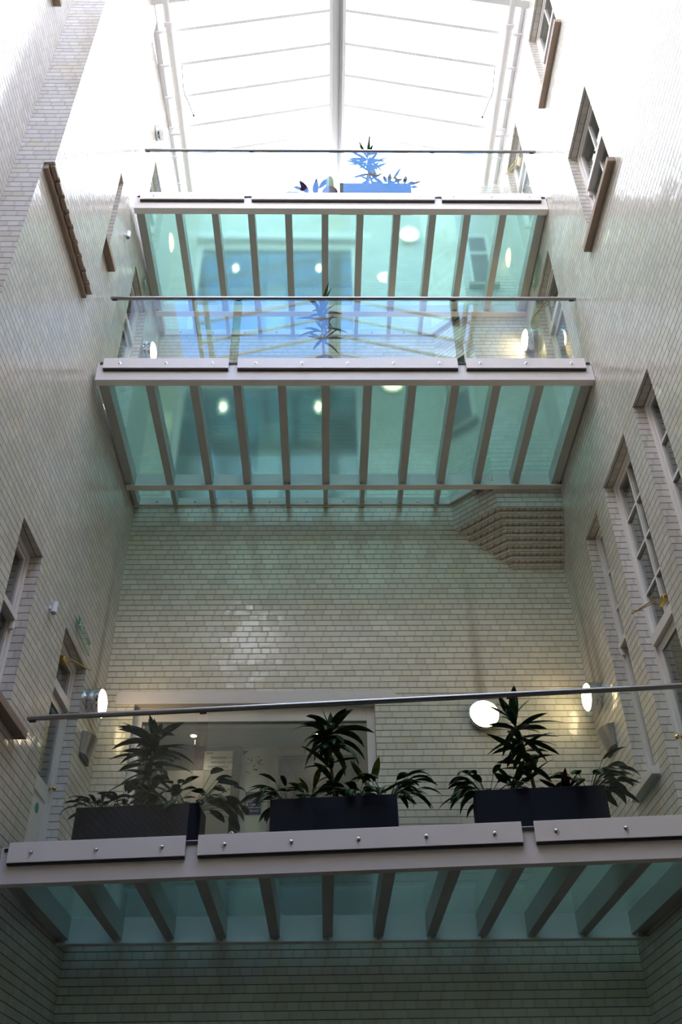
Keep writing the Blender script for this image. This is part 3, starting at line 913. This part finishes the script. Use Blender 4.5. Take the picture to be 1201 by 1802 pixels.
# ------------------------------------------------------------------ notices in the corridor
YC = YB + .84
Fc = lambda u, d, z: Vector((u, YC + d, z))
Fc2 = lambda u, d, z: Vector((u, YB + .92 + d, z))
t = thing('notice', (1.39, YC, 6.2), 'white notice with two bold lines on the grey corridor door of the lowest bridge', 'notice')
m = MB(Fc); m.box(1.20, 1.56, -.006, -.002, 6.18, 6.43); m.build('sheet', M['paper'], t)
illegible(7, .062, Fc, 1.285, -.0075, 6.325, M['ink'], 'lettering', t)
illegible(8, .055, Fc, 1.29, -.0075, 6.265, M['ink'], 'lettering', t)
m = MB(Fc); m.box(1.22, 1.31, -.0075, -.0065, 6.395, 6.41); m.box(1.25, 1.51, -.0075, -.0065, 6.225, 6.232); m.box(1.25, 1.51, -.0075, -.0065, 6.205, 6.212); m.build('printed_lines', M['ink'], t)
t = thing('poster', (1.83, YB + .91, 6.13), 'colourful cartoon style poster on the white corridor pillar', 'poster')
m = MB(Fc2); m.box(1.675, 1.985, -.006, -.002, 6.12, 6.47); m.build('sheet', M['paper'], t)
random.seed(3)
for c_, n_ in (('yellow', 9), ('red', 6), ('teal', 8), ('ink', 7)):
    m = MB(Fc2)
    for j in range(n_):
        cx, cz = random.uniform(1.73, 1.94), random.uniform(6.16, 6.42); r_ = random.uniform(.008, .02)
        m.f.append([m.pt((cx + r_ * math.cos(a) * random.uniform(.6, 1.3), -.0065 - .0002 * j, cz + r_ * math.sin(a) * random.uniform(.6, 1.3))) for a in [i * PI / 3.5 for i in range(7)]])
    m.build('print', M[c_], t)
m = MB(Fc2); m.prism([(0, 0), (0, 0), (0, 0)], 0, 0) if False else m.f.append([m.pt(p) for p in ((1.68, -.0068, 6.465), (1.68, -.0068, 6.40), (1.75, -.0068, 6.465))])
m.build('corner_flash', M['blue_ink'], t)
t = thing('leaflet', (1.80, YB + .91, 5.92), 'plain white sheet on the white corridor pillar between the poster and the blue sign', 'leaflet')
m = MB(Fc2); m.box(1.68, 1.97, -.006, -.002, 5.93, 6.08); m.build('sheet', M['paper'], t)
t = thing('wall_sign', (1.84, YB + .91, 5.64), 'blue and white information sign low on the white corridor pillar', 'sign')
m = MB(Fc2); m.box(1.74, 1.94, -.010, -.002, 5.64, 5.92); m.build('sign_plate', M['blue_ink'], t)
m = MB(Fc2)
for j in range(3): m.box(1.745, 1.935, -.0115, -.0102, 5.72 + j * .07, 5.728 + j * .07)
for j in range(3):
    m.box(1.755, 1.775, -.0115, -.0102, 5.665 + j * .08, 5.70 + j * .08); m.box(1.80, 1.91, -.0115, -.0102, 5.675 + j * .08, 5.683 + j * .08)
m.build('white_print', M['paper'], t)

# ------------------------------------------------------------------ planting
def leaf(m, o, az, el, ln, w, droop, fold=.25, seg=7, twist=0.0):
    """arching lance leaf: starts at elevation el, bends down by droop over its length"""
    o = Vector(o)
    side = Vector((-math.sin(az), math.cos(az), 0))
    p = o.copy(); prev = None
    for i in range(seg + 1):
        s_ = i / seg
        e = el - droop * s_
        dr = Vector((math.cos(az) * math.cos(e), math.sin(az) * math.cos(e), math.sin(e)))
        nrm = side.cross(dr).normalized()
        ww = w * (0.18 + 0.82 * math.sin(PI * min(1, s_ * 1.02 + .04)) ** .8) * (1 if s_ < .98 else .05)
        if i == seg: ww = w * .03
        if i == 0: ww = w * .16
        sd = side * math.cos(twist * s_) + nrm * math.sin(twist * s_)
        a = m.pt(p + sd * ww / 2 + nrm * (ww * fold * .5)); b = m.pt(p); c = m.pt(p - sd * ww / 2 + nrm * (ww * fold * .5))
        if prev:
            m.f.append([prev[0], a, b, prev[1]]); m.f.append([prev[1], b, c, prev[2]])
        prev = (a, b, c)
        p = p + dr * (ln / seg)

def leafset(rng, m, o, n, el, ln, w, droop, az0=None, spread=2 * PI):
    for i in range(n):
        az = (i * 2.4 + rng.uniform(-.3, .3)) if az0 is None else az0 + rng.uniform(-spread / 2, spread / 2)
        leaf(m, Vector(o) + Vector((0, 0, rng.uniform(-.02, .02))), az, el + rng.uniform(-.3, .3), ln * rng.uniform(.75, 1.15), w * rng.uniform(.8, 1.15), droop * rng.uniform(.7, 1.3), twist=rng.uniform(-.5, .5))

def clip_len(az, el, ln, front):
    """leaves growing towards the balustrade stay short of the glass"""
    reach = ln * max(0.0, -math.sin(az)) * max(0.5, math.cos(el))
    return ln * front / reach if reach > front else ln

def solid(o):
    s_ = o.modifiers.new('thickness', 'SOLIDIFY'); s_.thickness = .0012
    for p in o.data.polygons: p.use_smooth = True
    return o

def dracaena(seed, stem, whorls, label, mat='leaf', group='dracaenas in the planters', front=.36):
    """stem: list of points; whorls: (t 0..1 along stem, count, elevation, length, width, droop)"""
    rng = random.Random(seed)
    pts = [Vector(p) for p in stem]
    t = thing('dracaena', pts[0], label, 'plant', group)
    m = MB(); m.tube(pts, .016, 10, True, [.018 - .006 * i / (len(pts) - 1) for i in range(len(pts))]); m.build('stem', M['stem'], t, smooth=True)
    m = MB()
    def at(s_):
        x = s_ * (len(pts) - 1); i = min(int(x), len(pts) - 2); return pts[i].lerp(pts[i + 1], x - i)
    for (s_, n, el, ln, w, dr) in whorls:
        for j in range(n):
            az = j * 2.4 + s_ * 9 + rng.uniform(-.35, .35)
            e_ = el + rng.uniform(-.4, .4)
            leaf(m, at(min(1, max(0, s_ + rng.uniform(-.05, .05)))), az, e_, clip_len(az, e_, ln * rng.uniform(.6, 1.15), front), w * rng.uniform(.85, 1.15), dr * rng.uniform(.7, 1.3), twist=rng.uniform(-.6, .6))
    solid(m.build('leaves', M[mat], t))
    return t

def bushy(seed, o, n, ln, w, label, mat='leaf', el=.9, droop=1.5, kind='leafy_plant', group='low leafy plants in the planters', petiole=.10, lean=None, front=.34):
    rng = random.Random(seed)
    o = Vector(o)
    t = thing(kind, o, label, 'plant', group)
    st = MB(); lv = MB(); petiole *= 1.35; ln *= 1.15; w *= 1.1
    for j in range(n):
        az = j * 2.4 + rng.uniform(-.4, .4)
        if lean is not None and rng.random() < .6: az = lean + rng.uniform(-.9, .9)
        e = el + rng.uniform(-.45, .45)
        b = o + Vector((math.cos(az) * .015, math.sin(az) * .015, 0))
        dr = Vector((math.cos(az) * math.cos(e), math.sin(az) * math.cos(e), math.sin(e)))
        pl_ = clip_len(az, e, petiole * rng.uniform(.7, 1.7), front * .4)
        tip = b + dr * pl_ 
        st.tube([b, b + dr * pl_ * .5 + Vector((0, 0, .01)), tip], .0028, 5)
        leaf(lv, tip, az, e - .35, clip_len(az, e - .35, ln * rng.uniform(.7, 1.2), front * .6), w * rng.uniform(.8, 1.2), droop * rng.uniform(.6, 1.3), twist=rng.uniform(-.5, .5))
    st.build('stems', M['leaf2'], t)
    solid(lv.build('leaves', M[mat], t))
    return t

def planter(F, u0, u1, d0, d1, z0, h, label):
    t = thing('planter_box', F((u0 + u1) / 2, (d0 + d1) / 2, z0), label, 'planter', 'dark planter boxes on the bridges')
    m = MB(F); w = .02; z1 = z0 + h
    m.box(u0, u1, d0, d0 + w, z0, z1); m.box(u0, u1, d1 - w, d1, z0, z1)
    m.box(u0, u0 + w, d0 + w, d1 - w, z0, z1); m.box(u1 - w, u1, d0 + w, d1 - w, z0, z1); m.box(u0 + w, u1 - w, d0 + w, d1 - w, z0, z0 + w)
    m.build('trough', M['planter'], t, bevel=0.005)
    m = MB(F); m.box(u0 + w, u1 - w, d0 + w, d1 - w, z0 + w, z1 - .03); m.build('soil', M['soil'], t)
    return t

F1 = BR[0]; Z1 = FLOORS[0] + .001; PH = .42; ZS = Z1 + PH - .03
planter(F1, .50, 1.60, .23, .58, Z1, PH, 'dark planter box at the left end of the lowest bridge')
planter(F1, 2.24, 3.35, .23, .58, Z1, PH, 'dark planter box in the middle of the lowest bridge')
planter(F1, 4.02, 5.14, .23, .58, Z1, PH, 'dark planter box at the right end of the lowest bridge')
def P1(u, d, z): return F1(u, d, z)
dracaena(11, [P1(1.10, .40, ZS), P1(1.09, .40, ZS + .3), P1(1.08, .40, ZS + .56), P1(1.09, .40, ZS + .72)],
         [(.22, 6, .2, .34, .07, .9), (.42, 9, .2, .40, .075, 1.0), (.58, 10, .3, .42, .078, 1.0), (.72, 11, .45, .42, .08, 1.1), (.86, 10, .6, .40, .08, 1.2), (.96, 7, .9, .34, .075, 1.1), (1.0, 4, 1.35, .26, .07, .4)],
         'tall bushy dracaena in the left planter of the lowest bridge')
bushy(12, P1(.64, .40, ZS), 34, .17, .045, 'low fine-leaved plant at the left end of the left planter', el=.7, droop=1.4, petiole=.10)
bushy(13, P1(.86, .42, ZS), 16, .16, .06, 'short broad-leaved plant between the fine-leaved one and the left dracaena', el=1.0)
bushy(14, P1(1.30, .36, ZS), 18, .14, .07, 'short round-leaved plant right of the left dracaena', mat='leaf2', el=1.0, petiole=.14)
bushy(15, P1(1.50, .38, ZS), 36, .15, .085, 'broad-leaved plant spilling over the right end of the left planter', el=.55, droop=1.6, petiole=.20, lean=-.1)
dracaena(21, [P1(2.80, .40, ZS), P1(2.77, .40, ZS + .3), P1(2.75, .40, ZS + .55), P1(2.76, .40, ZS + .74)],
         [(.22, 7, .35, .34, .06, .9), (.42, 4, .5, .34, .05, .9), (.70, 9, .15, .36, .085, 1.6), (.82, 10, .35, .38, .09, 1.7), (.92, 10, .5, .40, .09, 1.6), (1.0, 6, .8, .38, .088, 1.0), (1.0, 3, 1.3, .30, .08, .2)],
         'bare-stemmed dracaena with a crown of wide leaves in the middle planter')
bushy(22, P1(2.38, .40, ZS), 34, .18, .05, 'low dark plant at the left end of the middle planter', el=.65, petiole=.12, lean=PI)
bushy(23, P1(2.58, .38, ZS), 18, .20, .045, 'pale green fine-leaved plant beside the bare stem in the middle planter', mat='leaf3', el=1.0, droop=1.3)
bushy(24, P1(2.98, .42, ZS), 22, .20, .06, 'curly dark plant right of the bare stem in the middle planter', el=1.0, droop=1.8)
bushy(25, P1(3.12, .40, ZS), 8, .20, .06, 'yellow and bronze leaved plant in the middle planter', mat='leaf3', el=1.35, droop=.5)
bushy(26, P1(3.26, .37, ZS), 38, .20, .05, 'feathery plant trailing over the right end of the middle planter', el=.7, petiole=.14, lean=-.1)
dracaena(31, [P1(4.57, .40, ZS), P1(4.54, .40, ZS + .3), P1(4.50, .40, ZS + .58), P1(4.44, .40, ZS + .80)],
         [(.24, 7, .5, .36, .062, .6), (.36, 8, .35, .38, .066, .7), (.52, 8, .1, .36, .066, .8), (.66, 9, .15, .40, .07, .7), (.78, 9, .25, .42, .072, .7), (.88, 5, .8, .34, .07, .5), (1.0, 3, 1.25, .26, .06, .3)],
         'leaning dracaena in the right planter of the lowest bridge')
bushy(32, P1(4.15, .40, ZS), 36, .19, .06, 'dark drooping plant at the left end of the right planter', el=.6, petiole=.12, lean=PI)
bushy(33, P1(4.38, .38, ZS), 8, .22, .07, 'upright broad leaf plant left of the leaning dracaena', el=1.2, droop=.8)
bushy(34, P1(4.80, .36, ZS), 18, .16, .05, 'bronze rosette plant right of the leaning dracaena', mat='leaf_red', el=.95, droop=.4, petiole=.02, kind='bromeliad')
bushy(35, P1(5.02, .38, ZS), 40, .20, .07, 'big dark plant spilling over the right end of the right planter', el=.7, petiole=.16, lean=-.1)

# middle bridge planting: only its tip shows above the rail
F2 = BR[1]; Z2 = FLOORS[1] + .001
def pot(o, r, h, label):
    t = thing('plant_pot', o, label, 'plant pot', 'round pots on the upper bridges')
    q = MB(); q.lathe(o, (0, 0, 1), [(0, r * .72), (h * .86, r * .96), (h * .87, r * 1.05), (h, r * 1.05), (h, r * .9), (h * .93, r * .88)], 28); q.build('pot_body', M['pot'], t, smooth=True)
    q = MB(); q.lathe(Vector(o) + Vector((0, 0, h * .90)), (0, 0, 1), [(0, r * .86), (.004, r * .86)], 20); q.build('soil', M['soil'], t)
pot(F2(2.74, .30, Z2), .13, .34, 'dark round pot behind the middle pane of the middle balustrade')
dracaena(41, [F2(2.74, .30, Z2 + .32), F2(2.72, .30, Z2 + .8), F2(2.70, .30, Z2 + 1.38)],
         [(.45, 7, .4, .30, .04, .9), (.62, 8, .5, .32, .04, .9), (.78, 9, .6, .32, .04, .9), (.9, 8, .8, .30, .04, .8), (1.0, 6, 1.15, .34, .04, .3)],
         'slender dracaena whose leaf tips rise above the middle handrail', front=.27)
# top bridge
F3 = BR[2]; Z3 = FLOORS[2] + .001
planter(F3, 2.98, 4.05, .10, .30, Z3, .52, 'dark planter box right of the middle of the top bridge')
dracaena(51, [F3(3.42, .20, Z3 + .48), F3(3.43, .21, Z3 + .92), F3(3.43, .21, Z3 + 1.46)],
         [(.3, 6, .2, .26, .035, .6), (.55, 9, .0, .32, .04, .6), (.75, 11, .2, .34, .042, .5), (.92, 11, .4, .34, .042, .4), (1.0, 6, .9, .42, .045, .1), (1.0, 2, 1.5, .50, .045, .05)],
         'spiky dracaena rosette rising above the top handrail', front=.19)
bushy(52, F3(3.72, .20, Z3 + .48), 14, .17, .05, 'low spiky plant right of the rosette on the top bridge', el=.9, droop=.6, front=.18)
bushy(53, F3(3.93, .20, Z3 + .48), 12, .14, .05, 'smallest plant at the right end of the planter on the top bridge', el=.9, droop=.6, front=.18)
t = thing('potted_cactus', F3(2.83, .18, Z3), 'upright cactus in a dark pot near the middle of the top bridge', 'plant')
o_ = F3(2.83, .18, Z3)
m = MB(); m.lathe(o_, (0, 0, 1), [(0, .085), (.34, .115), (.36, .12), (.38, .12), (.38, .10), (.36, .10)], 24); m.build('pot', M['pot'], t, smooth=True)
m = MB()
n = 24
prof = [(.36, .05), (.45, .062), (.62, .062), (.72, .055), (.78, .035), (.80, .004)]
m.lathe(o_, (0, 0, 1), prof, 24)
m.build('cactus_body', M['cactus'], t, smooth=True)
bushy(54, F3(2.60, .20, Z3 + .001), 12, .24, .07, 'purple leaved plant at the foot of the cactus on the top bridge', mat='leaf_purple', el=1.3, droop=.9, petiole=.34, front=.30)
